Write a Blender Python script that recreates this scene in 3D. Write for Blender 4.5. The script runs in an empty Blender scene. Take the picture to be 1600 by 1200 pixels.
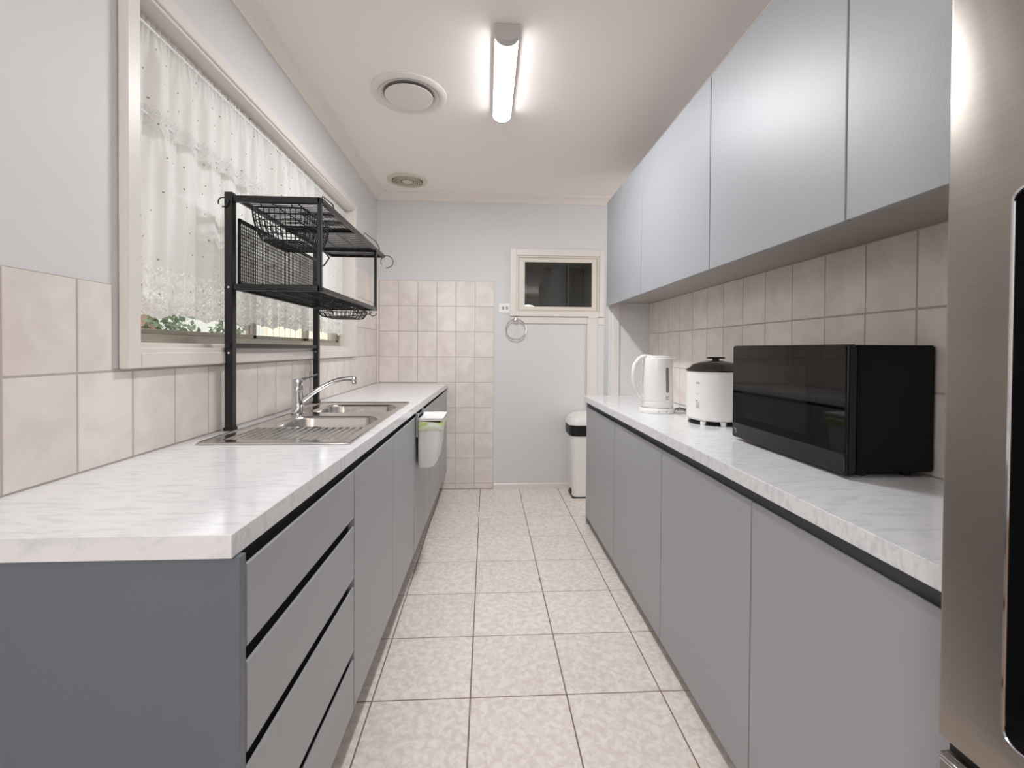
import bpy, bmesh, math, random
from mathutils import Vector, Matrix
random.seed(7)
PI = math.pi
C = bpy.context.scene.collection
scene = bpy.context.scene

# ------------------------------------------------------------------ camera, world, lights, exposure
f_px, yaw, pitch, roll, cy_px = 707.55, 0.0556, 0.0119, 0.0069, 554.33
Fv = Vector((math.sin(yaw)*math.cos(pitch), math.cos(yaw)*math.cos(pitch), -math.sin(pitch)))
Rv = Vector((math.cos(yaw), -math.sin(yaw), 0)); Uv = Rv.cross(Fv)
R2 = Rv*math.cos(roll) + Uv*math.sin(roll); U2 = -Rv*math.sin(roll) + Uv*math.cos(roll)
cam = bpy.data.cameras.new('camera'); camo = bpy.data.objects.new('camera', cam); C.objects.link(camo)
m = Matrix((R2, U2, -Fv)).transposed().to_4x4(); m.translation = Vector((0, 0, 1.184)); camo.matrix_world = m
cam.sensor_width = 36; cam.lens = f_px/1600*36; cam.shift_y = -(600-cy_px)/1600; cam.clip_start = .02
scene.camera = camo

scene.cycles.diffuse_bounces = 8; scene.cycles.max_bounces = 14; scene.cycles.transparent_max_bounces = 16
scene.view_settings.view_transform = 'Standard'; scene.view_settings.look = 'None'
scene.view_settings.exposure = 0.53; scene.view_settings.gamma = 1; scene.view_settings.use_curve_mapping = False

world = bpy.data.worlds.new('overcast_sky'); scene.world = world; world.use_nodes = True
WB = world.node_tree.nodes['Background']; WB.inputs[0].default_value = (.97, .985, 1, 1); WB.inputs[1].default_value = 1.85

def area(name, loc, sx, sy, power, col, rot=(0, 0, 0)):
    l = bpy.data.lights.new(name, 'AREA'); l.shape = 'RECTANGLE'; l.size = sx; l.size_y = sy; l.energy = power; l.color = col
    o = bpy.data.objects.new(name, l); o.location = loc; o.rotation_euler = rot; C.objects.link(o); return o
def globe(name, loc, r, power, col=(.955, .98, 1)):
    l = bpy.data.lights.new(name, 'POINT'); l.shadow_soft_size = r; l.energy = power; l.color = col
    o = bpy.data.objects.new(name, l); o.location = loc; C.objects.link(o)
# added fill lights, no visible source: globes behind the camera, panel over the entry
globe('fill_globe', (-.9, -1.3, 1.95), .22, 32)  # unseen fill, lifts the kitchen ceiling
globe('fill_globe', (.9, -2.2, 1.95), .22, 30)
globe('fill_globe_low', (-1.5, -.8, 1.62), .28, 13)  # unseen fill, added to brighten the right-hand splashback
area('entry_fill', (.15, .25, 2.44), .9, .7, 3, (.955, .98, 1))  # unseen overhead fill, added
LAMP = 11        # emission of the kitchen batten's diffuser

# ------------------------------------------------------------------ materials
def lin(c):
    return tuple(((v/255)/12.92 if v/255 <= .04045 else ((v/255+.055)/1.055)**2.4) for v in c) + (1,)
def mat(name, rgb, rough=.5, metal=0, spec=.5, bump=None, mott=None, rnd=0, **kw):
    """bump=(scale,strength,distance)  mott=(scale, rgb2, lo, hi[, stretch])"""
    M = bpy.data.materials.new(name); M.use_nodes = True; nt = M.node_tree; N = nt.nodes; L = nt.links
    b = N['Principled BSDF']
    b.inputs['Base Color'].default_value = lin(rgb); b.inputs['Roughness'].default_value = rough
    b.inputs['Metallic'].default_value = metal; b.inputs['Specular IOR Level'].default_value = spec
    for k, v in kw.items(): b.inputs[k.replace('_', ' ')].default_value = v
    co = N.new('ShaderNodeTexCoord').outputs['Object']
    if rnd:
        oi = N.new('ShaderNodeObjectInfo'); mu = N.new('ShaderNodeMath'); mu.operation = 'MULTIPLY'; mu.inputs[1].default_value = 57
        L.new(oi.outputs['Random'], mu.inputs[0])
        ad = N.new('ShaderNodeVectorMath'); ad.operation = 'ADD'; L.new(co, ad.inputs[0]); L.new(mu.outputs[0], ad.inputs[1]); co = ad.outputs[0]
    if mott:
        sc, c2, lo, hi = mott[:4]; st = mott[4] if len(mott) > 4 else None
        v = co
        if st:
            mp = N.new('ShaderNodeMapping'); mp.inputs['Scale'].default_value = st[:3]
            if len(st) > 3: mp.inputs['Rotation'].default_value = (0, 0, st[3])
            L.new(co, mp.inputs[0]); v = mp.outputs[0]
        n = N.new('ShaderNodeTexNoise'); n.inputs['Scale'].default_value = sc; n.inputs['Detail'].default_value = 6; n.inputs['Distortion'].default_value = .6
        L.new(v, n.inputs['Vector'])
        r = N.new('ShaderNodeValToRGB'); r.color_ramp.elements[0].position = lo; r.color_ramp.elements[1].position = hi
        r.color_ramp.elements[0].color = lin(c2); r.color_ramp.elements[1].color = lin(rgb)
        L.new(n.outputs[0], r.inputs[0]); out = r.outputs[0]
        if rnd:
            h = N.new('ShaderNodeHueSaturation'); mr = N.new('ShaderNodeMapRange'); mr.inputs[3].default_value = 1-rnd; mr.inputs[4].default_value = 1+rnd
            L.new(oi.outputs['Random'], mr.inputs[0]); L.new(mr.outputs[0], h.inputs['Value']); L.new(out, h.inputs['Color']); out = h.outputs[0]
        L.new(out, b.inputs['Base Color'])
    if bump:
        n2 = N.new('ShaderNodeTexNoise'); n2.inputs['Scale'].default_value = bump[0]; n2.inputs['Detail'].default_value = 3
        L.new(co, n2.inputs['Vector'])
        bp = N.new('ShaderNodeBump'); bp.inputs['Strength'].default_value = bump[1]; bp.inputs['Distance'].default_value = bump[2]
        L.new(n2.outputs[0], bp.inputs['Height']); L.new(bp.outputs[0], b.inputs['Normal'])
    return M
def emit(name, rgb, s):
    M = bpy.data.materials.new(name); M.use_nodes = True; nt = M.node_tree
    b = nt.nodes['Principled BSDF']; b.inputs['Base Color'].default_value = lin(rgb)
    b.inputs['Emission Color'].default_value = lin(rgb); b.inputs['Emission Strength'].default_value = s; return M

m_wall = mat('wall_paint', (217, 216, 216), .6, bump=(220, .12, .002))
m_wall2 = mat('adjoining_room_paint', (215, 213, 210), .7)
m_ceil = mat('ceiling_paint', (245, 238, 233), .7, bump=(60, .04, .002))
m_trim = mat('trim_enamel', (226, 219, 213), .35)
m_cornice = mat('cornice_paint', (232, 224, 216), .55)
m_grout = mat('wall_grout', (184, 174, 166), .8)
m_wtile = mat('wall_tile_glaze', (234, 226, 220), .22, mott=(9, (222, 213, 206), .35, .65), rnd=.02)
m_fgrout = mat('floor_grout', (128, 112, 98), .85)
m_ftile = mat('floor_tile_glaze', (240, 232, 226), .27, mott=(44, (222, 211, 202), .38, .62, (1, 1, 1)), rnd=.02)
m_cab = mat('grey_cabinet_enamel', (164, 165, 169), .36, bump=(420, .10, .0012))
m_end_shaded = mat('end_panel_shaded_enamel', (107, 113, 122), .4, bump=(420, .10, .0012))  # cabinet grey with the end panel's shade put into the colour
m_upper = mat('upper_cabinet_enamel', (157, 160, 165), .42, bump=(420, .16, .0014))
m_under = mat('cabinet_underside', (160, 154, 148), .4)
m_rail = mat('dark_finger_rail', (98, 102, 107), .4)
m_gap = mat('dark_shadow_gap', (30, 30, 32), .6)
m_kick = mat('kickboard', (120, 116, 112), .5)
m_marble = mat('marble_laminate', (232, 232, 234), .13, mott=(5.5, (216, 217, 221), .33, .5, (3, 13, 6, .35)))
m_steel = mat('brushed_steel', (176, 170, 164), .28, 1, mott=(4, (158, 152, 146), .3, .7, (60, 1, 60)))
m_sink = mat('sink_steel', (198, 194, 190), .17, 1)
m_chrome = mat('chrome', (215, 215, 218), .07, 1)
m_fridge = mat('fridge_brushed_steel', (160, 153, 146), .36, 1, mott=(3, (154, 147, 140), .25, .75, (1, 1, 60)))
m_fridge_dark = mat('fridge_body_grey', (110, 106, 102), .5, .4)
m_black = mat('black_enamel', (22, 23, 25), .32)
m_blackpl = mat('black_plastic', (14, 14, 15), .45)
m_bglass = mat('black_glass', (4, 4, 4), .03, spec=.36)
m_bwin = mat('black_glass_window', (17, 16, 15), .05, spec=.40)
m_body = mat('microwave_body', (7, 7, 8), .42, spec=.25)
m_white = mat('white_plastic', (238, 237, 235), .22)
m_wbin = mat('white_bin_plastic', (233, 230, 226), .35)
m_greym = mat('grey_print', (150, 150, 152), .5)
m_red = mat('reddish_print', (206, 160, 152), .5)
m_level = mat('smoked_level_window', (118, 118, 116), .12)
m_lid = mat('dark_glass_lid', (40, 36, 33), .08, spec=.7)
m_bagl = mat('pale_green_liner', (232, 236, 226), .4, mott=(22, (196, 214, 132), .42, .55, (1, 1, 2)))
m_cap = mat('grey_end_cap', (188, 184, 182), .5)
m_diff = emit('lit_diffuser', (250, 252, 255), LAMP)
m_vent = mat('ceiling_vent_white', (226, 220, 216), .45)
m_vhole = mat('vent_throat', (150, 145, 140), .7)
m_cream = mat('aged_cream_plastic', (214, 207, 188), .5)
m_cream_d = mat('vent_slot_shadow', (64, 57, 48), .8)
m_alu = mat('bronze_aluminium', (178, 173, 160), .4, .4)
m_sash = mat('cream_sash_enamel', (222, 213, 202), .4)
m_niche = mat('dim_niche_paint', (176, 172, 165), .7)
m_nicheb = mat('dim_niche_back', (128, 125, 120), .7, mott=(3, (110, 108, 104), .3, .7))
m_leaf = mat('leaf', (104, 122, 84), .6, mott=(9, (66, 84, 60), .3, .7))
m_fence = mat('cream_paling', (212, 202, 172), .7)
m_timber = mat('weathered_timber', (150, 118, 92), .7, mott=(6, (112, 84, 66), .3, .7))
m_ground = mat('garden_ground', (188, 180, 166), .9)
m_pale = mat('pale_wall', (186, 186, 178), .8)
m_blue = mat('teal_panel', (90, 124, 132), .6)

def glass_mat(name, tint=(1, 1, 1), rough=0.0, alpha=.1):
    M = bpy.data.materials.new(name); M.use_nodes = True; nt = M.node_tree; N = nt.nodes; L = nt.links
    N.remove(N['Principled BSDF']); out = N['Material Output']
    t = N.new('ShaderNodeBsdfTransparent'); t.inputs[0].default_value = (*tint, 1)
    g = N.new('ShaderNodeBsdfGlossy'); g.inputs['Roughness'].default_value = rough
    lw = N.new('ShaderNodeLayerWeight'); lw.inputs[0].default_value = .5
    pw = N.new('ShaderNodeMath'); pw.operation = 'POWER'; pw.inputs[1].default_value = 5; L.new(lw.outputs['Facing'], pw.inputs[0])
    fr = N.new('ShaderNodeMath'); fr.operation = 'MULTIPLY_ADD'; fr.inputs[1].default_value = .9; fr.inputs[2].default_value = .04; L.new(pw.outputs[0], fr.inputs[0])
    mx = N.new('ShaderNodeMixShader'); L.new(fr.outputs[0], mx.inputs[0]); L.new(t.outputs[0], mx.inputs[1]); L.new(g.outputs[0], mx.inputs[2])
    L.new(mx.outputs[0], out.inputs[0]); return M
m_glass = glass_mat('window_glass')
m_dglass = glass_mat('dusty_niche_glass', (.8, .8, .78))

def lace_mat(name, border_top, border_bot, amt=.42):
    """sheer voile with scattered embroidered eyelets; openwork lace between border_bot and border_top (object z)"""
    M = bpy.data.materials.new(name); M.use_nodes = True; nt = M.node_tree; N = nt.nodes; L = nt.links
    N.remove(N['Principled BSDF']); out = N['Material Output']
    def math_(op, a, b=None, c=None):
        n = N.new('ShaderNodeMath'); n.operation = op
        for i, v in enumerate((a, b, c)):
            if v is None: continue
            if isinstance(v, (int, float)): n.inputs[i].default_value = v
            else: L.new(v, n.inputs[i])
        return n.outputs[0]
    uv = N.new('ShaderNodeUVMap').outputs[0]
    sep = N.new('ShaderNodeSeparateXYZ'); L.new(uv, sep.inputs[0]); u, v = sep.outputs[0], sep.outputs[1]
    # eyelet sprigs
    vo = N.new('ShaderNodeTexVoronoi'); vo.voronoi_dimensions = '2D'; vo.inputs['Scale'].default_value = 15; vo.inputs['Randomness'].default_value = .75; L.new(uv, vo.inputs['Vector'])
    dots = math_('LESS_THAN', vo.outputs['Distance'], .047)
    halo = math_('LESS_THAN', vo.outputs['Distance'], .12)
    # lace: diamond trellis plus floral voronoi edges
    vn = N.new('ShaderNodeTexVoronoi'); vn.voronoi_dimensions = '2D'; vn.feature = 'DISTANCE_TO_EDGE'; vn.inputs['Scale'].default_value = 120; L.new(uv, vn.inputs['Vector'])
    cell = math_('GREATER_THAN', vn.outputs['Distance'], .11)
    wob = N.new('ShaderNodeTexNoise'); wob.inputs['Scale'].default_value = 30; L.new(uv, wob.inputs['Vector'])
    wv = math_('MULTIPLY', math_('SUBTRACT', wob.outputs[0], .5), 1.8)
    a = math_('SINE', math_('ADD', math_('MULTIPLY', math_('ADD', u, v), 2*PI/.085), wv)); b = math_('SINE', math_('ADD', math_('MULTIPLY', math_('SUBTRACT', u, v), 2*PI/.085), wv))
    tre = math_('LESS_THAN', math_('MINIMUM', math_('ABSOLUTE', a), math_('ABSOLUTE', b)), .30)
    blob = math_('GREATER_THAN', math_('MULTIPLY', a, b), .62)
    tre = math_('MAXIMUM', tre, blob)
    inb = math_('MULTIPLY', math_('LESS_THAN', v, border_top), math_('GREATER_THAN', v, border_bot))
    holes_b = math_('MULTIPLY', math_('MULTIPLY', cell, math_('SUBTRACT', 1, tre)), inb)
    solid_b = math_('MULTIPLY', math_('SUBTRACT', inb, holes_b), .22)
    weave = N.new('ShaderNodeTexNoise'); weave.inputs['Scale'].default_value = 14; L.new(uv, weave.inputs['Vector'])
    base = math_('MULTIPLY_ADD', weave.outputs[0], .08, .0)
    # transparency amount
    t = math_('SUBTRACT', base, math_('MULTIPLY', halo, .06))
    t = math_('ADD', t, math_('MULTIPLY', holes_b, amt)); t = math_('SUBTRACT', t, solid_b); 
    cl = N.new('ShaderNodeClamp'); L.new(t, cl.inputs[0])
    df = N.new('ShaderNodeBsdfDiffuse'); df.inputs[0].default_value = lin((238, 237, 236))
    tl = N.new('ShaderNodeBsdfTranslucent'); 
    cm = N.new('ShaderNodeMix'); cm.data_type = 'RGBA'; cm.inputs[6].default_value = lin((238, 237, 235)); cm.inputs[7].default_value = lin((172, 164, 152)); L.new(dots, cm.inputs[0])  # dots coloured darker for the backlight their dense thread blocks
    L.new(cm.outputs[2], tl.inputs[0]); L.new(cm.outputs[2], df.inputs[0])
    m1 = N.new('ShaderNodeMixShader'); m1.inputs[0].default_value = .42; L.new(df.outputs[0], m1.inputs[1]); L.new(tl.outputs[0], m1.inputs[2])
    tr = N.new('ShaderNodeBsdfTransparent'); m2 = N.new('ShaderNodeMixShader')
    L.new(cl.outputs[0], m2.inputs[0]); L.new(m1.outputs[0], m2.inputs[1]); L.new(tr.outputs[0], m2.inputs[2]); L.new(m2.outputs[0], out.inputs[0])
    return M

# ------------------------------------------------------------------ mesh helpers
ORG = {}
def tag(o, label=None, cat=None, group=None, kind=None):
    if label: o['label'] = label
    if cat: o['category'] = cat
    if group: o['group'] = group
    if kind: o['kind'] = kind
    return o
def thing(name, label, cat, loc=(0, 0, 0), group=None):
    o = bpy.data.objects.new(name, None); o.empty_display_size = .05; C.objects.link(o); o.location = loc; ORG[o.name] = Vector(loc)
    return tag(o, label, cat, group)

class MB:
    def __init__(s): s.bm = bmesh.new()
    def box(s, x0, x1, y0, y1, z0, z1, bev=0, seg=1):
        b = bmesh.new()
        bmesh.ops.create_cube(b, size=1, matrix=Matrix.Translation(((x0+x1)/2, (y0+y1)/2, (z0+z1)/2)) @ Matrix.Diagonal((abs(x1-x0), abs(y1-y0), abs(z1-z0), 1)))
        if bev: bmesh.ops.bevel(b, geom=b.edges[:], offset=bev, segments=seg, affect='EDGES', clamp_overlap=True)
        s._add(b); return s
    def _add(s, b):
        me = bpy.data.meshes.new('t'); b.to_mesh(me); b.free(); s.bm.from_mesh(me); bpy.data.meshes.remove(me)
    def tube(s, pts, r, seg=8, closed=False, caps=True):
        pts = [Vector(p) for p in pts]; n = len(pts); rings = []
        rr = r if isinstance(r, (list, tuple)) else [r]*n
        nrm = None
        for i, p in enumerate(pts):
            a = pts[(i-1) % n] if (closed or i > 0) else p; c = pts[(i+1) % n] if (closed or i < n-1) else p
            t = (c-a).normalized()
            if nrm is None:
                nrm = t.orthogonal().normalized()
            nrm = (nrm - t*nrm.dot(t)).normalized()
            bn = t.cross(nrm)
            rings.append([s.bm.verts.new(p + (nrm*math.cos(2*PI*k/seg) + bn*math.sin(2*PI*k/seg))*rr[i]) for k in range(seg)])
        for i in range(n if closed else n-1):
            A, B = rings[i], rings[(i+1) % n]
            for k in range(seg): s.bm.faces.new((A[k], A[(k+1) % seg], B[(k+1) % seg], B[k]))
        if not closed and caps: s.bm.faces.new(rings[0][::-1]); s.bm.faces.new(rings[-1])
        return s
    def bar(s, p, q, w=.004):
        return s.tube([p, q], w*.5, 4)
    def lathe(s, prof, c, seg=32, sx=1, sy=1, cap=True, axis='z'):
        rings = []
        for r, h in prof:
            ring = []
            for k in range(seg):
                a = 2*PI*k/seg; u, v = r*math.cos(a)*sx, r*math.sin(a)*sy
                P = (c[0]+u, c[1]+v, c[2]+h) if axis == 'z' else (c[0]+u, c[1]+h, c[2]+v)
                ring.append(s.bm.verts.new(P))
            rings.append(ring)
        for A, B in zip(rings, rings[1:]):
            for k in range(seg): s.bm.faces.new((A[k], A[(k+1) % seg], B[(k+1) % seg], B[k]))
        if cap:
            if prof[0][0] > 1e-4: s.bm.faces.new(rings[0][::-1])
            if prof[-1][0] > 1e-4: s.bm.faces.new(rings[-1])
        return s
    def prism(s, poly, ax, a, b):
        """extrude a 2-D polygon along axis ax from a to b"""
        def P(u, v, w): return {'x': (w, u, v), 'y': (u, w, v), 'z': (u, v, w)}[ax]
        A = [s.bm.verts.new(P(u, v, a)) for u, v in poly]; B = [s.bm.verts.new(P(u, v, b)) for u, v in poly]
        n = len(poly)
        for i in range(n): s.bm.faces.new((A[i], A[(i+1) % n], B[(i+1) % n], B[i]))
        s.bm.faces.new(A[::-1]); s.bm.faces.new(B); return s
    def loft(s, loops, cap_last=True, cap_first=False):
        rings = [[s.bm.verts.new(p) for p in l] for l in loops]
        n = len(rings[0])
        for A, B in zip(rings, rings[1:]):
            for k in range(n): s.bm.faces.new((A[k], A[(k+1) % n], B[(k+1) % n], B[k]))
        if cap_last: s.bm.faces.new(rings[-1])
        if cap_first: s.bm.faces.new(rings[0][::-1])
        return s
    def fn(s, f):
        for v in s.bm.verts: v.co = Vector(f(*v.co))
        return s
    def build(s, name, m, parent=None, smooth=False, label=None, kind=None, angle=40):
        bm = s.bm
        org = Vector((0, 0, 0)); r = parent
        while r is not None:
            if r.name in ORG: org = ORG[r.name]
            r = r.parent
        bmesh.ops.remove_doubles(bm, verts=bm.verts[:], dist=1e-6)
        bmesh.ops.recalc_face_normals(bm, faces=bm.faces[:])
        bmesh.ops.translate(bm, verts=bm.verts[:], vec=-org)
        if smooth:
            for f in bm.faces: f.smooth = True
            for e in bm.edges:
                if len(e.link_faces) == 2 and e.calc_face_angle(0) > math.radians(angle): e.smooth = False
        me = bpy.data.meshes.new(name); bm.to_mesh(me); bm.free(); me.materials.append(m)
        o = bpy.data.objects.new(name, me); C.objects.link(o)
        if parent is not None: o.parent = parent
        if label: o['label'] = label
        if kind: o['kind'] = kind
        return o
def rrect(cx, cy, hx, hy, r, z, seg=6, f=None):
    pts = []
    for (sx, sy, a0) in ((1, 1, 0), (-1, 1, PI/2), (-1, -1, PI), (1, -1, 1.5*PI)):
        for k in range(seg+1):
            a = a0 + PI/2*k/seg
            pts.append((cx+sx*(hx-r)+r*math.cos(a), cy+sy*(hy-r)+r*math.sin(a), z))
    return [f(*p) for p in pts] if f else pts
def outer_match(x0, x1, y0, y1, loop, z, f=None):
    """rectangle loop with the same count as rrect loop (seg+1 per corner)"""
    n = len(loop)//4; pts = []
    cs = [(x1, y1), (x0, y1), (x0, y0), (x1, y0)]
    for c in range(4):
        for k in range(n): 
            lx, ly, _ = loop[c*n+k]
            px, py = cs[c]; odd = c % 2
            if k == 0: pts.append((lx, py, z) if odd else (px, ly, z))
            elif k == n-1: pts.append((px, ly, z) if odd else (lx, py, z))
            else: pts.append((px, py, z))
    return [f(*p) for p in pts] if f else pts
def struct(name, label=None):
    o = bpy.data.objects.new(name, None); C.objects.link(o); o['kind'] = 'structure'; ORG[o.name] = Vector((0, 0, 0))
    if label: o['label'] = label
    return o

# ------------------------------------------------------------------ dimensions
D = 3.832; XL = -.9152; XR = 1.108; H = 2.47
TW, TH = .1595, .2133
HL, HR = .897, .874
TT = .006      # tile thickness (faces at XL / XR / D)

# ------------------------------------------------------------------ wall tiles
TILE_CACHE = {}
def tile_mesh(w, h, axis, mname, mm, t=TT, bev=.0018):
    key = (round(w, 3), round(h, 3), axis)
    if key in TILE_CACHE: return TILE_CACHE[key]
    bm = bmesh.new(); w2, h2 = w/2, h/2
    A = [(-w2, -h2, 0), (w2, -h2, 0), (w2, h2, 0), (-w2, h2, 0)]
    B = [(x, y, t-bev) for x, y, _ in A]; Cc = [(x-math.copysign(bev, x), y-math.copysign(bev, y), t) for x, y, _ in A]
    R = [[bm.verts.new(p) for p in l] for l in (A, B, Cc)]
    for P, Q in zip(R, R[1:]):
        for k in range(4): bm.faces.new((P[k], P[(k+1) % 4], Q[(k+1) % 4], Q[k]))
    bm.faces.new(R[-1])
    def tr(x, y, z):
        return {'L': (z, x, y), 'R': (-z, -x, y), 'B': (x, -z, y), 'F': (x, y, z)}[axis]
    for v in bm.verts: v.co = Vector(tr(*v.co))
    bmesh.ops.recalc_face_normals(bm, faces=bm.faces[:])
    me = bpy.data.meshes.new(mname); bm.to_mesh(me); bm.free(); me.materials.append(mm)
    TILE_CACHE[key] = me; return me
G = .0032
def put_tile(parent, axis, a0, a1, z0, z1, mm=None, plane=None, g=G, t=TT):
    if a1-a0 < .012 or z1-z0 < .012: return
    me = tile_mesh(a1-a0-g, z1-z0-g, axis, 'tile', mm or m_wtile, t)
    o = bpy.data.objects.new('tile', me); C.objects.link(o); o.parent = parent
    ac, zc = (a0+a1)/2, (z0+z1)/2
    j = random.uniform(-.0004, .0004)
    o.location = {'L': (XL-TT+j, ac, zc), 'R': (XR+TT+j, ac, zc), 'B': (ac, D+TT+j, zc), 'F': (ac, zc, -TT+j)}[axis]

# left wall with window opening
WY0, WY1, WZ0, WZ1 = 1.232, 3.12, 1.178, 2.112
wl = struct('wall_left')
xw = XL-TT          # masonry face behind tiles
XP = XL-.005        # painted plaster face
b = MB()
b.box(xw-.16, XP, -.3, 1.215, 0, H).box(xw-.16, XP, 3.14, D+.3, 0, H)
b.box(xw-.16, XP, 1.215, 3.14, 0, 1.165).box(xw-.16, XP, 1.215, 3.14, 2.125, H)
b.build('plaster', m_wall, wl)
wl_g = MB()
wl_g.box(XP, XL-.0015+.0005, .5, 1.16, HL-.05, 1.3365).box(XP, XL-.001, 1.16, 3.2, HL-.05, 1.128).box(XP, XL-.001, 3.2, D, HL-.05, 1.76)
wl_g.build('grout_bed', m_grout, wl)
y = .9068-2*TW
cols = []
while y < D-.005:
    cols.append((y, min(y+TW, D-.006))); y += TW
rows = [(HL-.03, 1.1235-TH+.0005), (1.1235-TH, 1.1235), (1.1235, 1.1235+TH), (1.1235+TH, 1.1235+2*TH), (1.1235+2*TH, 1.1235+3*TH)]
for (a0, a1) in cols:
    for i, (z0, z1) in enumerate(rows):
        if i == 0: continue
        if i >= 3 and a0 < 3.1: continue
        if i >= 2:
            if a0 < 1.16: a1_ = min(a1, 1.162)
            elif a1 > 3.2: 
                put_tile(wl, 'L', max(a0, 3.2), a1, z0, z1); continue
            else: continue
            put_tile(wl, 'L', a0, a1_, z0, z1)
        else: put_tile(wl, 'L', a0, a1, HL+.001, z1 if not (a1 > 1.17 and a0 < 3.19) else min(z1, 1.1235))
# corner quad bead
MB().box(XL-.001, XL+.016, D-.014, D, HL, 1.76, .004).build('trim_1', m_wtile).__setitem__('kind', 'structure')

# back wall
wb = struct('wall_back')
NX0, NX1, NZ0, NZ1 = .300, .915, 1.53, 1.945      # opening of the small window
DP = D+.002
b = MB()
b.box(XL-.2, NX0, DP, DP+.12, 0, H).box(NX1, 2.2, DP, DP+.12, 0, H).box(NX0, NX1, DP, DP+.12, 0, NZ0).box(NX0, NX1, DP, DP+.12, NZ1, H)
b.build('plaster', m_wall, wb)
BX = .0592
MB().box(XL, BX, D+.0012, DP, 0, 1.7565).build('grout_bed', m_grout, wb)
for i in range(7):
    a1 = BX-i*TW; a0 = max(a1-TW, XL+.012)
    for j in range(9):
        z1 = 1.7559-j*TH; z0 = z1-TH if j < 8 else .002
        if a1 < -.36 and z1 < HL: continue
        if a1 < -.36 and z0 < HL: z0 = HL
        put_tile(wb, 'B', a0, a1, z0, z1)
b = MB(); b.prism([(D-.012, 0), (D+.002, 0), (D+.002, .048), (D-.006, .048), (D-.012, .04)], 'x', BX+.004, .82)
o = b.build('baseboard_back', m_trim); o['kind'] = 'structure'
o = MB().box(BX-.001, BX+.005, D-.003, D+.002, 0, 1.757, .001).build('trim_2', m_wtile); o['kind'] = 'structure'

# right wall + stub
wr = struct('wall_right')
b = MB(); b.box(XR+.002, XR+.14, -.3, 3.16, 0, H); b.build('plaster', m_wall, wr)
we = struct('wall_stub'); MB().box(.86, XR+.002, 3.046, 3.16, 0, 2.186).build('plaster', m_wall, we)
MB().box(XR+.0008, XR+.002, .5, 3.044, HR-.05, 1.52).build('grout_bed', m_grout, wr)
y = 2.8669
cr = [(2.8669, 3.044)]
for k in range(15):
    cr.append((2.8669-(k+1)*TW, 2.8669-k*TW))
for a0, a1 in cr:
    for z0, z1 in ((HR+.001, 1.2958-TH), (1.2958-TH, 1.2958), (1.2958, 1.502)):
        put_tile(wr, 'R', a0, a1, z0, z1)
# door jamb and architraves around the stub end and the blocked doorway in the back wall
def tr_(n, mb, mm=None):
    o = mb.build(n, mm or m_trim); o['kind'] = 'structure'; return o
tr_('trim_3', MB().box(.852, .9, 3.032, 3.046, 0, 2.1, .003))
tr_('trim_4', MB().box(.826, .862, 3.036, 3.16, 0, 2.1, .002), m_wall)
tr_('trim_5', MB().box(.2, .852, D-.012, DP, 1.404, 1.457, .003))
tr_('trim_6', MB().box(.852, .942, D-.016, DP, 0, 1.457, .003))
tr_('trim_7', MB().box(.944, 1.0, D-.01, DP, 1.40, 1.457, .003))
tr_('trim_8', MB().box(.86, .942, D-.02, D-.004, 1.452, 1.470, .003))
# passage wall closing the doorway beyond the stub
wp = struct('wall_passage'); MB().box(2.0, 2.1, 3.1, DP+.1, 0, H).build('plaster', m_wall, wp)

# adjoining room behind the camera
wf = struct('wall_front')
MB().box(-3.1, 2.9, -3.75, -3.6, 0, H).build('plaster', m_wall2, wf)
ws = struct('wall_dining_left'); MB().box(-3.1, -2.95, -3.6, -.3, 0, H).build('plaster', m_wall2, ws)
ws = struct('wall_dining_right'); MB().box(2.75, 2.9, -3.6, -.3, 0, H).build('plaster', m_wall2, ws)
ws = struct('wall_dining_return')
MB().box(-2.95, xw-.16, -.4, -.3, 0, H).box(XR+.14, 2.75, -.4, -.3, 0, H).build('plaster', m_wall2, ws)

ce = struct('ceiling')
MB().box(-3.1, 2.9, -3.75, DP+.12, H, H+.1).build('plasterboard', m_ceil, ce)

# cornices
def cornice(name, ax, a, b, mirror, base):
    # profile: distance out from wall, z
    pr = [(0, H), (.076, H), (.076, H-.006), (.066, H-.012), (.046, H-.020), (.024, H-.034), (.012, H-.044), (.010, H-.052), (0, H-.052)]
    poly = [(base+mirror*u, z) for u, z in pr]
    m_ = MB(); m_.prism(poly, ax, a, b); o = m_.build(name, m_cornice); o['kind'] = 'structure'; return o
cornice('trim_9', 'y', -.3, DP, 1, XP)
cornice('trim_10', 'x', XP+.0, 2.0, -1, DP)
cornice('trim_11', 'y', -.3, 3.046, -1, XR+.002)

# floor
fl = struct('floor')
MB().box(-3.1, 2.9, -3.75, DP+.12, -.12, -.0013).build('grout_bed', m_fgrout, fl)
FX, FY, S = -.0486, 3.5093, .33
def tiles_floor():
    for i in range(-3, 5):
        for j in range(-1, 12):
            x0 = FX+i*S; x1 = x0+S; y1 = FY-j*S; y0 = y1-S
            x0, x1 = max(x0, XP), min(x1, XR if y1 < 3.2 else 1.6); y1 = min(y1, D)
            if i == -3: continue
            if x1-x0 < .02 or y1-y0 < .02: continue
            me = tile_mesh(x1-x0-.0045, y1-y0-.0045, 'F', 'tile', m_ftile, .006, .0012)
            o = bpy.data.objects.new('tile', me); C.objects.link(o); o.parent = fl
            o.location = ((x0+x1)/2, (y0+y1)/2, -.006+random.uniform(-.0002, .0002))
tiles_floor()
MB().box(-3.0, 2.8, -3.65, FY-11*S-S, -.0013, -.0005).build('timber_boards', m_timber, fl)

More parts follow.
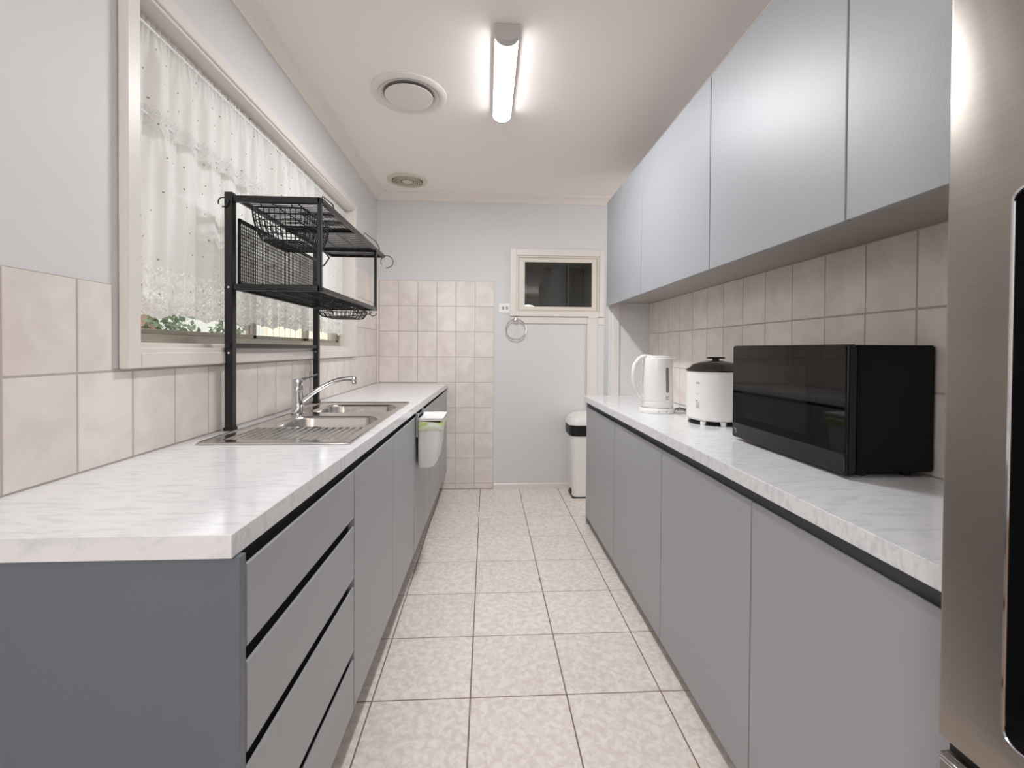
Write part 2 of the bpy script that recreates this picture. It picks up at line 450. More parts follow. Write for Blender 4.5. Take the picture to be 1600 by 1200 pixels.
# ------------------------------------------------------------------ window_1 (left wall)
w1 = struct('window_1', 'long kitchen window with painted timber casing and bronze aluminium sliding sashes')
cf = XL+.022
b = MB()
b.box(XL-.003, cf, 1.182, 1.226, 1.128, 2.17, .003).box(XL-.003, cf, 3.128, 3.178, 1.128, 2.165, .003)
b.box(XL-.003, cf, 1.226, 3.128, 1.128, 1.169, .003).box(XL-.003, cf, 1.226, 3.128, 2.120, 2.165, .003)
b.build('casing', m_trim, w1)
b = MB()      # lining boards inside the reveal
xo = xw-.15
b.box(xo, XL+.012, 1.215, 1.232, 1.165, 2.125).box(xo, XL+.012, 3.118, 3.14, 1.165, 2.125)
b.box(xo, XL+.014, 1.215, 3.14, 2.110, 2.125, .002).box(XL-.03, XL+.017, 1.226, 3.12, 1.160, 1.182, .003)
b.box(xo, XL-.026, 1.226, 3.12, 1.165, 1.196, .003)
b.build('lining', m_trim, w1)
fx0, fx1 = XL-.105, XL-.075
b = MB()
b.box(fx0-.02, fx1, 1.232, 3.118, 1.196, 1.222, .002).box(fx0-.02, fx1, 1.232, 3.118, 2.085, 2.110, .002)
b.box(fx0-.02, fx1, 1.232, 1.255, 1.222, 2.085, .002).box(fx0-.02, fx1, 3.095, 3.118, 1.222, 2.085, .002)
b.build('frame', m_alu, w1)
for (a0, a1, xx) in ((1.255, 2.03, fx0+.004), (2.0, 2.62, fx0-.014), (2.58, 3.095, fx0+.004)):
    s_ = MB(); s_.box(xx, xx+.016, a0, a0+.028, 1.222, 2.085, .002).box(xx, xx+.016, a1-.028, a1, 1.222, 2.085, .002)
    s_.box(xx, xx+.016, a0, a1, 1.222, 1.238, .002).box(xx, xx+.016, a0, a1, 2.067, 2.085, .002)
    so = s_.build('sash', m_alu, w1)
    MB().box(xx+.006, xx+.010, a0+.026, a1-.026, 1.236, 2.07).build('pane', m_glass, so)

# curtains
def curtain(name, label, xb, y0, y1, ztop, zbot, gather, scal, bt, bb, rodz, header=0.02):
    root = thing(name, label, 'curtain', (xb, (y0+y1)/2, rodz))
    MB().tube([(xb, y0-.004, rodz), (xb, y1+.004, rodz)], .005, 10).build('curtain_rod', m_white, root, True)
    NU, NV = 520, 26
    rnd = random.Random(hash(len(name)) & 7)
    ph = [rnd.uniform(0, 6.28) for _ in range(6)]
    me = bpy.data.meshes.new('lace_panel'); vs = []; uvs = []; fs = []
    org = ORG[root.name]
    for j in range(NV+1):
        t = j/NV
        for i in range(NU+1):
            s = i/NU; yy = y0+s*(y1-y0)
            hem = zbot + scal*(abs(math.sin(PI*yy/.058))**.7*.45 + .55*abs(math.sin(PI*yy/.235+.4))) - scal*.9
            head = ztop + .006*math.sin(yy*310+ph[0]) + .004*math.sin(yy*173+ph[1])
            z = head + (hem-head)*t
            k = min(1, max(0, (rodz-z)/.10))
            fold = .019*math.sin(yy*2*PI/.118+ph[2]+.9*math.sin(yy*3.1)) + .006*math.sin(yy*2*PI/.047+ph[3]+t*1.2)
            tight = .0042*math.sin(yy*2*PI/.021+ph[4]) + .002*math.sin(yy*2*PI/.0123)
            dx = fold*k*(.75+.25*math.sin(yy*5+ph[5])) + tight*(1-k)
            x = xb + gather*0 + dx + (.0065 if abs(z-rodz) < .006 else 0)*0
            vs.append((x-org.x, yy-org.y, z-org.z)); uvs.append((yy*1.25, z))
    for j in range(NV):
        for i in range(NU):
            a = j*(NU+1)+i; fs.append((a, a+1, a+NU+2, a+NU+1))
    me.from_pydata(vs, [], fs); ul = me.uv_layers.new(name='UVMap')
    for l in me.loops: ul.data[l.index].uv = uvs[l.vertex_index]
    for p in me.polygons: p.use_smooth = True
    me.materials.append(lace_mat('lace_'+name, bt, bb, .36 if name == 'cafe_curtain' else .14))
    o = bpy.data.objects.new('lace_panel', me); C.objects.link(o); o.parent = root
    return root
curtain('cafe_curtain', 'long white lace cafe curtain across lower half of window with openwork scalloped hem', XL-.052, 1.238, 3.112, 1.868, 1.283, 0, .022, 1.42, 1.2, 1.845)
curtain('valance_curtain', 'short white lace valance curtain hung along the top of the window', XL-.040, 1.238, 3.112, 2.100, 1.815, 0, .020, 1.875, 1.7, 2.082)

# ------------------------------------------------------------------ outside the window
o = MB().box(-14, xw-.16, -2, 22, -.6, -.5).build('ground', m_ground); o['kind'] = 'structure'
fn_ = thing('paling_fence', 'cream vertical paling fence seen through the window gap at its far end', 'fence', (-3.3, 9, -.5))
for i in range(22):
    yy = 7.0+i*.2
    MB().box(-3.32, -3.29, yy, yy+.17, -.5, 1.75+.02*math.sin(i)).build('paling', m_fence, fn_)
MB().box(-3.29, -3.25, 7.0, 11.4, 1.1, 1.17).build('rail', m_timber, fn_)
sh = thing('garden_shed', 'brown timber shed outside behind left end of the window', 'shed', (-5.2, 5.3, -.5))
MB().box(-6.0, -4.9, 5.7, 7.0, -.5, 1.9).build('wall', m_timber, sh)
MB().prism([(-6.1, 1.88), (-4.8, 1.88), (-5.4, 2.3)], 'y', 5.6, 7.1).build('roof', m_pale, sh)
MB().box(-4.9, -4.88, 5.9, 6.4, -.3, 1.45).build('door', m_blue, sh)
pw = thing('neighbouring_house', 'pale rendered wall of neighbouring house outside the kitchen window', 'house', (-6.5, 9, -.5))
MB().box(-6.7, -6.5, 2, 18, -.5, 4.2).build('render', m_pale, pw)
MB().box(-6.75, -6.45, 2, 18, 4.2, 4.3).build('coping', m_timber, pw)
def shrub(loc, r, h, label, n, seed):
    rnd = random.Random(seed)
    root = thing('garden_shrub', label, 'shrub', loc)
    b = MB()
    for i in range(n):
        a = rnd.uniform(0, 6.28); e = rnd.uniform(-1, 1); q = rnd.uniform(.6, 1)
        c = Vector((loc[0]+r*q*math.cos(a)*math.sqrt(1-e*e), loc[1]+r*q*math.sin(a)*math.sqrt(1-e*e), loc[2]+h*.55+h*.45*q*e))
        d = Vector((rnd.uniform(-1, 1), rnd.uniform(-1, 1), rnd.uniform(-1, 1))).normalized(); e2 = d.orthogonal().normalized()
        vs = [b.bm.verts.new(c+v) for v in (-d*.05, e2*.02, d*.05, -e2*.02)]
        b.bm.faces.new(vs)
    b.build('foliage', m_leaf, root, kind='stuff')
    MB().tube([loc, (loc[0], loc[1], loc[2]+h*.6)], .03, 6).build('stem', m_timber, root)
shrub((-3.1, 4.6, -.5), .42, 2.1, 'leafy green shrub just outside the near half of the window', 1500, 3)
shrub((-4.0, 7.2, -.5), .5, 2.2, 'leafy green shrub outside beside the cream paling fence', 1500, 4)

# ------------------------------------------------------------------ window_2 (small niche window in the back wall)
w2 = struct('window_2', 'small cream framed internal window in back wall onto a dark niche')
b = MB()
cx0, cx1, cz0, cz1 = .192, .998, 1.465, 2.034
ci0, ci1, ck0, ck1 = .245, .955, 1.507, 1.978
for t in ((cx0, ci0, cz0, cz1), (ci1, cx1, cz0, cz1), (ci0, ci1, ck1, cz1), (ci0, ci1, cz0, ck0)):
    b.box(t[0], t[1], D-.02, DP, t[2], t[3], .003)
b.build('casing', m_trim, w2)
b = MB()
for t in ((ci0, .262, ck0, ck1), (.938, ci1, ck0, ck1), (.262, .938, ck1-.014, ck1), (.262, .938, ck0, ck0+.008)):
    b.box(t[0], t[1], D-.010, DP+.05, t[2], t[3], .002)
b.build('stop_bead', m_sash, w2)
b = MB()
for t in ((.267, .318, 1.517, 1.960), (.893, .934, 1.517, 1.960), (.318, .893, 1.926, 1.960), (.318, .893, 1.517, 1.549)):
    b.box(t[0], t[1], D-.004, D+.03, t[2], t[3], .003)
b.build('sash', m_sash, w2)
MB().box(.316, .895, D+.012, D+.016, 1.545, 1.93).build('pane', m_dglass, w2)
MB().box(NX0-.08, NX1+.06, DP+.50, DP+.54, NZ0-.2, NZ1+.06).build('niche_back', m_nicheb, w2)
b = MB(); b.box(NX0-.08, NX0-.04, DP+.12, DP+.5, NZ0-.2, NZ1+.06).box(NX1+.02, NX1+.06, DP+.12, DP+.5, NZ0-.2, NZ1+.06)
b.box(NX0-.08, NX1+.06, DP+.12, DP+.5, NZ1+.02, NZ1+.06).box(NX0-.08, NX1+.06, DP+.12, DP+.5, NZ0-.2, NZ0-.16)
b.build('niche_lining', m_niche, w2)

# ------------------------------------------------------------------ left run of base cabinets
K = .0155
def sl(x, y, z): return (x+K*(y-.72), y, z) if x > -.5 else (x, y, z)
XF = -.381                     # door face at y=.72
ZT, ZB = .839, .155            # door top / bottom
back = XP+.012
def carcass(root, y0, y1, xf, xb, z0, z1, t=.016, fn=None):
    b = MB(); s = 1 if xf > xb else -1
    lo, hi = min(xf, xb), max(xf, xb)
    b.box(lo, hi, y0, y0+t, z0, z1).box(lo, hi, y1-t, y1, z0, z1).box(lo, hi, y0+t, y1-t, z0, z0+t)
    bx = (xb, xb+s*.006); b.box(min(bx), max(bx), y0+t, y1-t, z0+t, z1)
    if fn: b.fn(fn)
    return b.build('carcass', m_cab, root)
def front(x, s_, y0, y1, z0, z1):
    # door or drawer front with a thin finger lip along its top edge
    P = [(0, z0+.0012), (.0012, z0), (.018, z0), (.018, z1-.024), (.006, z1-.020), (.0045, z1), (.0015, z1), (0, z1-.0015)]
    def pr_(u, w, v): return (x+s_*u, w, v)
    m_ = MB(); m_.prism([(u, v) for u, v in P], 'y', y0, y1); m_.fn(lambda a, b_, c: (x+s_*a, b_, c)); return m_
dc = thing('drawer_cabinet', 'grey four-drawer base cabinet at the near end of the left run', 'cabinet', (-.65, 1.0, 0))
b = MB(); b.box(back, XF-.0, .722, .739, .0, HL-.0376-.001, .001).fn(sl); b.build('end_panel', m_end_shaded, dc)
carcass(dc, .7395, 1.300, XF-.034, back, .13, .855, fn=sl)
b = MB(); b.box(XF-.032, XF-.0195, .739, 1.300, ZT-.03, HL-.0386).fn(sl); b.build('finger_rail', m_gap, dc)
for k, (z0, z1) in enumerate(((.705, ZT), (.533, .680), (.325, .508), (ZB, .300))):
    b = front(XF, -1, .743, 1.297, z0, z1)
    b.fn(sl); dr = b.build('drawer', m_cab, dc)
    if k: 
        b = MB(); b.box(XF-.032, XF-.0195, .743, 1.297, z1-.03, z1+.028).fn(sl); b.build('shadow_channel', m_gap, dc)
b = MB(); b.box(XF-.075, XF-.06, .739, 1.300, 0, .13).fn(sl); b.build('kickboard', m_kick, dc)
jy = [1.300, 1.79, 2.27, 2.80, 3.31, 3.815]
labs = ['grey one-door base cabinet of the left run, next to the drawers',
        'grey one-door base cabinet under the near sink bowl, just before the hanging caddy',
        'grey base cabinet of the left run whose door carries the hanging white caddy',
        'grey one-door base cabinet of the left run, just past the hanging caddy',
        'grey one-door base cabinet at the far end of the left run against the tiles']
for k in range(5):
    y0, y1 = jy[k], jy[k+1]
    bc = thing('base_cabinet', labs[k], 'cabinet', (-.65, (y0+y1)/2, 0), 'left run of grey base cabinets')
    carcass(bc, y0+.0004, y1-.0004, XF-.034, back, .13, .855 if k > 2 else .70, fn=sl)
    b = MB(); b.box(XF-.032, XF-.0195, y0+.0005, y1-.0005, ZT-.03, HL-.0386).fn(sl); b.build('finger_rail', m_gap, bc)
    g0 = .0035 if k != 1 else .0015
    b = front(XF, -1, y0+g0, y1-(.0015 if k != 1 else .007), ZB, ZT).fn(sl); d_ = b.build('door', m_cab, bc)
    b = MB(); b.box(XF-.075, XF-.06, y0, y1, 0, .13).fn(sl); b.build('kickboard', m_kick, bc)

# left worktop with a cut-out for the sink
SX0, SX1, SY0, SY1 = -.852, -.405, 1.372, 2.415
hx0, hx1, hy0, hy1 = SX0+.02, SX1-.02, SY0+.02, SY1-.02
def xfr(y): return -.3887+(-.3246+.3887)*(y-.7132)/(3.83-.7132)
b = MB(); z0, z1 = HL-.0376, HL; y0_, y1_ = .7132, D-.001
XWB = XL+.0005
rings = []
for z in (z0, z1):
    rings.append([[(XWB, y0_), (xfr(y0_), y0_), (xfr(y1_), y1_), (XWB, y1_)], [(hx0, hy0), (hx1, hy0), (hx1, hy1), (hx0, hy1)], z])
vv = [[[b.bm.verts.new((px, py, r[2])) for px, py in lp] for lp in r[:2]] for r in rings]
for li in (0, 1):
    for k in range(4):
        b.bm.faces.new((vv[li][0][k], vv[li][0][(k+1) % 4], vv[li][1][(k+1) % 4], vv[li][1][k]))
for lp in (0, 1):
    for k in range(4): b.bm.faces.new((vv[0][lp][k], vv[0][lp][(k+1) % 4], vv[1][lp][(k+1) % 4], vv[1][lp][k]))
wt = b.build('worktop', m_marble)
mod = wt.modifiers.new('edge', 'BEVEL'); mod.width = .0015; mod.segments = 2
tag(wt, 'long white marble-look laminate worktop under the window, holding the sink', 'worktop')

# ------------------------------------------------------------------ sink
sk = thing('sink', 'stainless steel double-bowl sink with ribbed drainer set in left worktop', 'sink', (-.63, 1.9, HL))
zs = HL+.004
bowls = [(1.665, 1.925), (2.03, 2.325)]
b = MB()
bx0, bx1 = -.785, -.434
# flat border: outer frame and strips, split into rectangles around the bowls
regs = [(SX0, SX1, SY1-.035, SY1), (SX0, SX1, 1.36+.012, 1.425)]
b.box(SX0, SX1, SY0, 1.43, HL+.0003, zs, .001)
b.box(SX0, bx0-.03, 1.43, SY1, HL+.0003, zs); b.box(bx1+.012, SX1, 1.43, SY1, HL+.0003, zs)
b.box(bx0-.03, bx1+.012, 2.355, SY1, HL+.0003, zs)
b.build('deck', m_sink, sk, label='flat brushed steel border')
# raised rolled rim
b = MB(); rr = .0045
b.tube(rrect((SX0+SX1)/2, (SY0+SY1)/2, (SX1-SX0)/2-.003, (SY1-SY0)/2-.003, .014, zs-.0005, 5), rr, 8, closed=True)
b.build('rim', m_sink, sk, True)
for k, (a, c) in enumerate(bowls):
    f0 = (1.645, 1.975) if k == 0 else (1.975, 2.355)
    cx_, cy_ = (bx0+bx1)/2, (a+c)/2; hx_, hy_ = (bx1-bx0)/2, (c-a)/2
    l0 = rrect(cx_, cy_, hx_, hy_, .07, zs, 7)
    L = [outer_match(bx0-.03, bx1+.012, f0[0], f0[1], l0, zs), rrect(cx_, cy_, hx_+.008, hy_+.008, .078, zs, 7), l0]
    L += [rrect(cx_, cy_, hx_-.004, hy_-.004, .068, zs-.003, 7), rrect(cx_, cy_, hx_-.008, hy_-.008, .066, zs-.012, 7),
          rrect(cx_, cy_, hx_-.016, hy_-.016, .06, zs-.13, 7), rrect(cx_, cy_, hx_-.03, hy_-.03, .05, zs-.15, 7), rrect(cx_, cy_, .05, .05, .0499, zs-.156, 7)]
    b = MB(); b.loft(L); bo = b.build('bowl', m_sink, sk, True)
    MB().lathe([(.045, 0), (.045, .003), (.03, .004), (.0, .002)], (cx_, cy_, zs-.156), 24).build('waste', m_chrome, bo, True)
# ribbed drainer
b = MB(); nx, ny = 132, 3; gx0, gx1, gy0, gy1 = bx0-.03, bx1+.012, 1.43, 1.645
gv = [[None]*(ny+1) for _ in range(nx+1)]
for i in range(nx+1):
    for j in range(ny+1):
        x = gx0+(gx1-gx0)*i/nx; yv = [gy0, gy0+.02, gy1-.01, gy1][j]
        dz = 0
        if j in (1, 2) and .03 < i/nx < .97: dz = -.0022+.0022*math.sin(2*PI*(x-gx0)/.0235)
        gv[i][j] = b.bm.verts.new((x, yv, zs+dz))
for i in range(nx):
    for j in range(ny): b.bm.faces.new((gv[i][j], gv[i+1][j], gv[i+1][j+1], gv[i][j+1]))
b.build('drainer', m_sink, sk, True, label='ribbed draining board')

# mixer tap
tp = thing('mixer_tap', 'chrome single-lever mixer tap with curved spout behind the sink', 'tap', (-.806, 1.985, zs))
tx, ty = -.806, 1.985
MB().lathe([(.029, 0), (.029, .006), (.024, .010), (.0225, .098), (.0225, .100)], (tx, ty, zs), 28).build('body', m_chrome, tp, True)
b = MB(); b.lathe([(.0235, .103), (.0245, .106), (.0245, .142), (.022, .150), (0, .153)], (tx, ty, zs), 28); hd = b.build('lever_cap', m_chrome, tp, True)
b = MB(); b.tube([(tx+.012, ty, zs+.147), (tx+.04, ty+.01, zs+.156), (tx+.075, ty+.02, zs+.169)], [.006, .0045, .0038], 8)
b.build('lever', m_chrome, hd, True)
b = MB(); pts = []
for k in range(15):
    t = k/14
    pts.append((tx+.015+.205*t, ty+.055*t, zs+.055+.105*math.sin(t*1.62)-.012*t*t))
pts[-1] = (pts[-1][0], pts[-1][1], pts[-2][2]-.0005)
b.tube(pts, [.0105-.001*(k/14) for k in range(15)], 12)
e = pts[-1]; b.lathe([(.011, .008), (.0125, .002), (.0125, -.012), (.0105, -.024), (.006, -.024)], (e[0], e[1], e[2]), 16)
b.build('spout', m_chrome, tp, True)

# ------------------------------------------------------------------ drying rack over the sink
RX, RF, RN, RR = -.884, -.580, 1.615, 2.405
zt_, zl_ = 1.706, 1.392
rk = thing('dish_drying_rack', 'black metal two-tier dish drying rack standing over the sink', 'rack', (-.88, 2.0, HL))
lw = .0135
for yy in (RN, RR):
    zb = HL if yy == RN else HL
    b = MB(); b.box(RX-lw, RX+lw, yy-lw, yy+lw, HL+.0005, 1.716, .002); lg = b.build('leg', m_black, rk)
    MB().box(RX-lw-.003, RX+lw+.003, yy-lw-.003, yy+lw+.003, HL+.0004, HL+.012, .002).build('foot_cap', m_blackpl, lg)
    for zz in (zl_-.002, 1.188, 1.165):
        MB().lathe([(.004, 0), (.004, -.003), (.002, -.0045), (0, -.0046)], (RX+.002, yy-lw, zz), 10, axis='y').build('screw', m_chrome, lg, True)
MB().box(RX-.009, RX+.009, RN-.02, RR+.02, 1.182, 1.199, .002).build('brace_bar', m_black, rk)
for yy in (RN, RR):
    b = MB(); b.box(RX+lw, RF, yy-.009, yy+.009, zt_-.022, zt_, .002).build('end_crossbar', m_black, rk)
    MB().box(RX+lw, RF, yy-.009, yy+.009, zl_-.011, zl_+.011, .002).build('end_crossbar', m_black, rk)
    b = MB(); b.box(RF-.009, RF+.004, yy-.009, yy+.009, zl_-.011, zt_, .002); b.build('front_upright', m_black, rk)
# rails along the length
def railset(z, y0, y1, nm):
    b = MB(); b.box(RF-.008, RF+.008, y0, y1, z-.016, z, .0015); b.build('front_rail', m_black, rk)
    b = MB(); b.box(RX+lw, RX+lw+.012, y0, y1, z-.016, z, .0015); b.build('wall_rail', m_black, rk)
    b = MB(); n = int((y1-y0)/.0185)
    for i in range(1, n): b.bar((RX+lw+.006, y0+i*(y1-y0)/n, z-.006), (RF, y0+i*(y1-y0)/n, z-.006), .0042)
    for xx in (RX+.12, RX+.21): b.bar((xx, y0, z-.010), (xx, y1, z-.010), .005)
    b.build('shelf_wires', m_black, rk, kind='stuff')
railset(zt_, RN, RR+.17, 'top'); railset(zl_+.005, RN, RR, 'low')
MB().box(RX+lw, RF, RR+.155, RR+.17, zt_-.016, zt_, .0015).build('end_bar', m_black, rk)
MB().box(RX+lw, RF, 2.02, 2.034, zt_-.018, zt_-.004, .0015).build('mid_bar', m_black, rk)
# mesh guard along the wall side between shelves
def mesh_panel(y0, y1, z0, z1, x, st, nm='mesh_guard'):
    b = MB()
    b.box(x-.004, x+.004, y0, y1, z1-.012, z1, .001).box(x-.004, x+.004, y0, y1, z0, z0+.010, .001)
    b.box(x-.004, x+.004, y0, y0+.007, z0, z1).box(x-.004, x+.004, y1-.007, y1, z0, z1)
    o = b.build(nm, m_black, rk)
    b = MB(); n = int((y1-y0)/st)
    for i in range(1, n): yy = y0+i*(y1-y0)/n; b.bar((x, yy, z0), (x, yy, z1), .0034)
    n = int((z1-z0)/st)
    for i in range(1, n): zz = z0+i*(z1-z0)/n; b.bar((x, y0, zz), (x, y1, zz), .0034)
    b.build('mesh_wires', m_black, o, kind='stuff')
mesh_panel(RN+.02, RR-.02, zl_+.012, 1.634, RX+.018, .0125)
# low mesh side rail on lower shelf, front side of far half
def zmesh(y0, y1, x0, x1, z, st):
    b = MB(); n = int((y1-y0)/st)
    for i in range(n+1): b.bar((x0, y0+i*(y1-y0)/n, z), (x1, y0+i*(y1-y0)/n, z), .0022)
    n = int((x1-x0)/st)
    for i in range(n+1): b.bar((x0+i*(x1-x0)/n, y0, z), (x0+i*(x1-x0)/n, y1, z), .0022)
    b.build('tray_mesh', m_black, rk, kind='stuff')
zmesh(RN+.16, 2.02, RX+.16, RF-.012, zt_-.002, .016)
zmesh(RN+.02, RR-.02, RX+.03, RF-.012, zl_-.004, .02)
# loop handles along the rim and hanging hooks
def loop(pts, nm='loop_handle', r=.0024): MB().tube(pts, r, 6).build(nm, m_black, rk, True)
loop([(RF, RN+.01, zt_), (RF, RN+.02, zt_+.012), (RF, RN+.12, zt_+.016), (RF, RN+.135, zt_+.008), (RF, RN+.14, zt_-.008)])
loop([(RF, 2.17, zt_), (RF, 2.18, zt_+.024), (RF, 2.40, zt_+.034), (RF, 2.47, zt_+.020), (RF, 2.485, zt_-.004)])
def ring_hook(c, r, ax, nm='hook'):
    pts = []
    for k in range(13):
        a = -PI*.55+PI*1.7*k/12
        pts.append((c[0]+(r*math.cos(a) if ax == 'x' else 0), c[1]+(0 if ax == 'x' else r*math.cos(a)), c[2]+r*math.sin(a)))
    loop(pts, nm, .0022)
ring_hook((RX-.014, RN-.018, 1.678), .016, 'x'); ring_hook((RF+.020, RR+.165, 1.668), .034, 'x')
for i, yy in enumerate((1.70, 1.80, 1.92, 2.03, 2.14, 2.26, 2.36)):
    MB().tube([(RF-.02, yy, zl_-.010), (RF-.02, yy, zl_-.034), (RF-.008, yy+.004, zl_-.042), (RF+.006, yy+.008, zl_-.038), (RF+.012, yy+.01, zl_-.028)], .0022, 6).build('hook', m_black, rk, True)
loop([(RX+.035, RR-.02, zt_-.01), (RX+.075, RR-.03, zt_-.06), (RX+.05, RR-.035, zt_-.10), (RX-.0+.03, RR-.04, zt_-.11), (RX+.03, RR-.04, zl_+.02)], 'hook_arm', .004)
# wire baskets as separate things hanging from the rack
def wire_basket(name, label, x0, x1, y0, y1, z0, z1, nx, ny, nz, bulge=.02):
    root = thing(name, label, 'basket', ((x0+x1)/2, (y0+y1)/2, z1))
    cx, cy = (x0+x1)/2, (y0+y1)/2
    def lp(z, s): 
        return rrect(cx, cy, (x1-x0)/2*s, (y1-y0)/2*s, .035*s, z, 5)
    MB().tube(lp(z1, 1), .0032, 6, closed=True).build('rim_wire', m_black, root, True)
    b = MB()
    for k in range(1, nz+1):
        t = k/nz; s = 1-.22*t*t; b.tube(lp(z1+(z0-z1)*t, s), .0018, 5, closed=True)
    top = lp(z1, 1); n = len(top)
    def side(u):                # point on loop by parameter
        return u
    for i in range(nx+1):
        xx = -1+2*i/nx
        P = []
        for t in (0, .3, .6, .85, 1): s = 1-.22*t*t; P.append((cx+xx*.9*(x1-x0)/2*s, y0+(cy-y0)*(1-s), z1+(z0-z1)*t))
        Q = [(p[0], 2*cy-p[1], p[2]) for p in P[::-1]]
        b.tube(P+Q, .0018, 5)
    for i in range(ny+1):
        yy = -1+2*i/ny
        P = []
        for t in (0, .3, .6, .85, 1): s = 1-.22*t*t; P.append((x0+(cx-x0)*(1-s), cy+yy*.9*(y1-y0)/2*s, z1+(z0-z1)*t))
        Q = [(2*cx-p[0], p[1], p[2]) for p in P[::-1]]
        b.tube(P+Q, .0018, 5)
    b.build('basket_wires', m_black, root, True, kind='stuff')
    for xx in (x0+.04, x1-.04):
        MB().tube([(xx, y0, z1), (xx, y0-.006, z1+.010), (xx, y0-.01, z1+.02), (xx, y0-.004, z1+.028)], .0024, 6).build('hook', m_black, root, True)
wire_basket('wire_basket', 'black wire basket hung under the top tier at rack near end', RX+.05, RX+.235, RN+.03, RN+.30, zt_-.135, zt_-.026, 9, 11, 5)
wire_basket('cutlery_basket', 'small black wire basket hung below the lower tier at rack far end', RF-.20, RF-.03, RR-.30, RR-.04, zl_-.062, zl_-.022, 7, 9, 2)

# ------------------------------------------------------------------ caddy bin hanging on the door
hb = thing('hanging_caddy', 'white plastic caddy with green-edged liner hooked over a left cabinet door', 'bin', (-.29, 2.4, .58))
hx = XF+K*(2.4-.72)+.004
y0c, y1c = 2.29, 2.52
cyc = (y0c+y1c)/2
def ob(z, w, l, r=.016, off=0): return rrect(hx+.006+w/2, cyc+off, w/2, l/2, r, z, 4)
b = MB()
b.loft([ob(.812, .118, .232), ob(.79, .116, .228), ob(.70, .110, .215), ob(.62, .098, .205), ob(.588, .082, .19), ob(.578, .066, .17)], cap_last=True)
b.loft([ob(.812, .118, .232)[::1], ob(.812, .110, .222, .013), ob(.62, .09, .19, .013)], cap_last=True)
b.build('bucket', m_white, hb, True)
b = MB(); b.loft([ob(.822, .125, .238), ob(.828, .128, .242), ob(.836, .128, .242), ob(.836, .118, .230, .013), ob(.829, .114, .226, .013), ob(.829, .090, .20, .013), ob(.825, .088, .196, .013)], cap_last=True)
b.loft([ob(.822, .125, .238), ob(.822, .110, .22)], cap_last=True)
b.build('lid', m_white, hb, True)
b = MB()
import math as _m
def wob(z, w, l, a, ph):
    P = ob(z, w, l); out = []
    for i, p in enumerate(P): out.append((p[0]+a*_m.sin(i*1.9+ph)*.5, p[1]+a*_m.sin(i*2.3+ph), p[2]+.006*_m.sin(i*1.1+ph)))
    return out
b.loft([wob(.818, .120, .234, .001, 0), wob(.80, .126, .240, .002, 1), wob(.785, .124, .238, .002, 2), wob(.772, .122, .232, .001, 3)], cap_last=False)
b.build('liner', m_bagl, hb, True, label='pale green edge of a thin bin liner')
for yq in (2.29, 2.49): MB().box(hx-.002, hx+.008, yq, yq+.02, .74, .858).box(hx-.030, hx+.006, yq, yq+.02, .856, .8585).build('hanger', m_greym, hb)

# ------------------------------------------------------------------ right run
xf = .678; zt, zb = .800, .058
jr = [3.034, 2.359, 1.712, 1.116, .60]
labs = ['grey base cabinet at the far end of the right run, beside the pedal bin',
        'grey base cabinet of the right run beneath the kettle',
        'grey base cabinet of the right run beneath the rice cooker and microwave left end',
        'wide grey base cabinet of the right run nearest the fridge']
for k in range(4):
    y1, y0 = jr[k], jr[k+1]
    bc = thing('base_cabinet', labs[k], 'cabinet', (.9, (y0+y1)/2, 0), 'right run of grey base cabinets')
    carcass(bc, y0+.0004, y1-.0004, xf+.034, XR-.008, .05, .815)
    MB().box(xf+.022, xf+.033, y0+.0005, y1-.0005, zt-.03, HR-.0386).build('finger_rail', m_rail, bc)
    d_ = front(xf, 1, y0+.0026, y1-.0026, zb, zt).build('door', m_cab, bc)
    MB().box(xf+.055, xf+.070, y0, y1, 0, .05).build('kickboard', m_kick, bc)
    if k == 0: MB().box(xf+.002, XR-.008, y1, y1+.010, .0, HR-.039, .001).build('end_panel', m_cab, bc)
w = MB().box(.6584, XR-.0005, .585, 3.0455, HR-.0376, HR, .0015, 2).build('worktop', m_marble)
tag(w, 'white marble-look laminate worktop on the right, under kettle and microwave', 'worktop')

# wall cabinets
ux = .81; uz0, uz1 = 1.481, 2.186
ju = [3.046, 2.698, 2.357, 1.619, .988, .556]
labs = ['narrow grey wall cabinet at the far end of the upper row', 'narrow grey wall cabinet, second from the back wall end',
        'grey wall cabinet above the kettle, next to the two narrow ones', 'large grey wall cabinet above the microwave left end, showing the lamp sheen',
        'grey wall cabinet at the near end of the upper row, beside the fridge']
for k in range(5):
    y1, y0 = ju[k], ju[k+1]
    wc = thing('wall_cabinet', labs[k], 'cabinet', (.95, (y0+y1)/2, 1.5), 'upper row of grey wall cabinets')
    y1c_ = y1-.0005
    b = MB(); b.box(ux+.020, XR, y0+.0005, y1c_, 1.503, 1.519); b.build('bottom_panel', m_under, wc)
    b = MB(); b.box(ux+.020, XR, y0+.0005, y0+.0165, 1.519, uz1-.001).box(ux+.020, XR, y1c_-.016, y1c_, 1.519, uz1-.001).box(ux+.02, XR, y0+.0165, y1c_-.016, uz1-.017, uz1-.001)
    b.box(XR-.006, XR, y0+.0165, y1c_-.016, 1.519, uz1-.017)
    b.build('carcass', m_upper, wc)
    MB().box(ux, ux+.018, y0+.0028, y1-.0028, uz0, uz1, .0012).build('door', m_upper, wc)

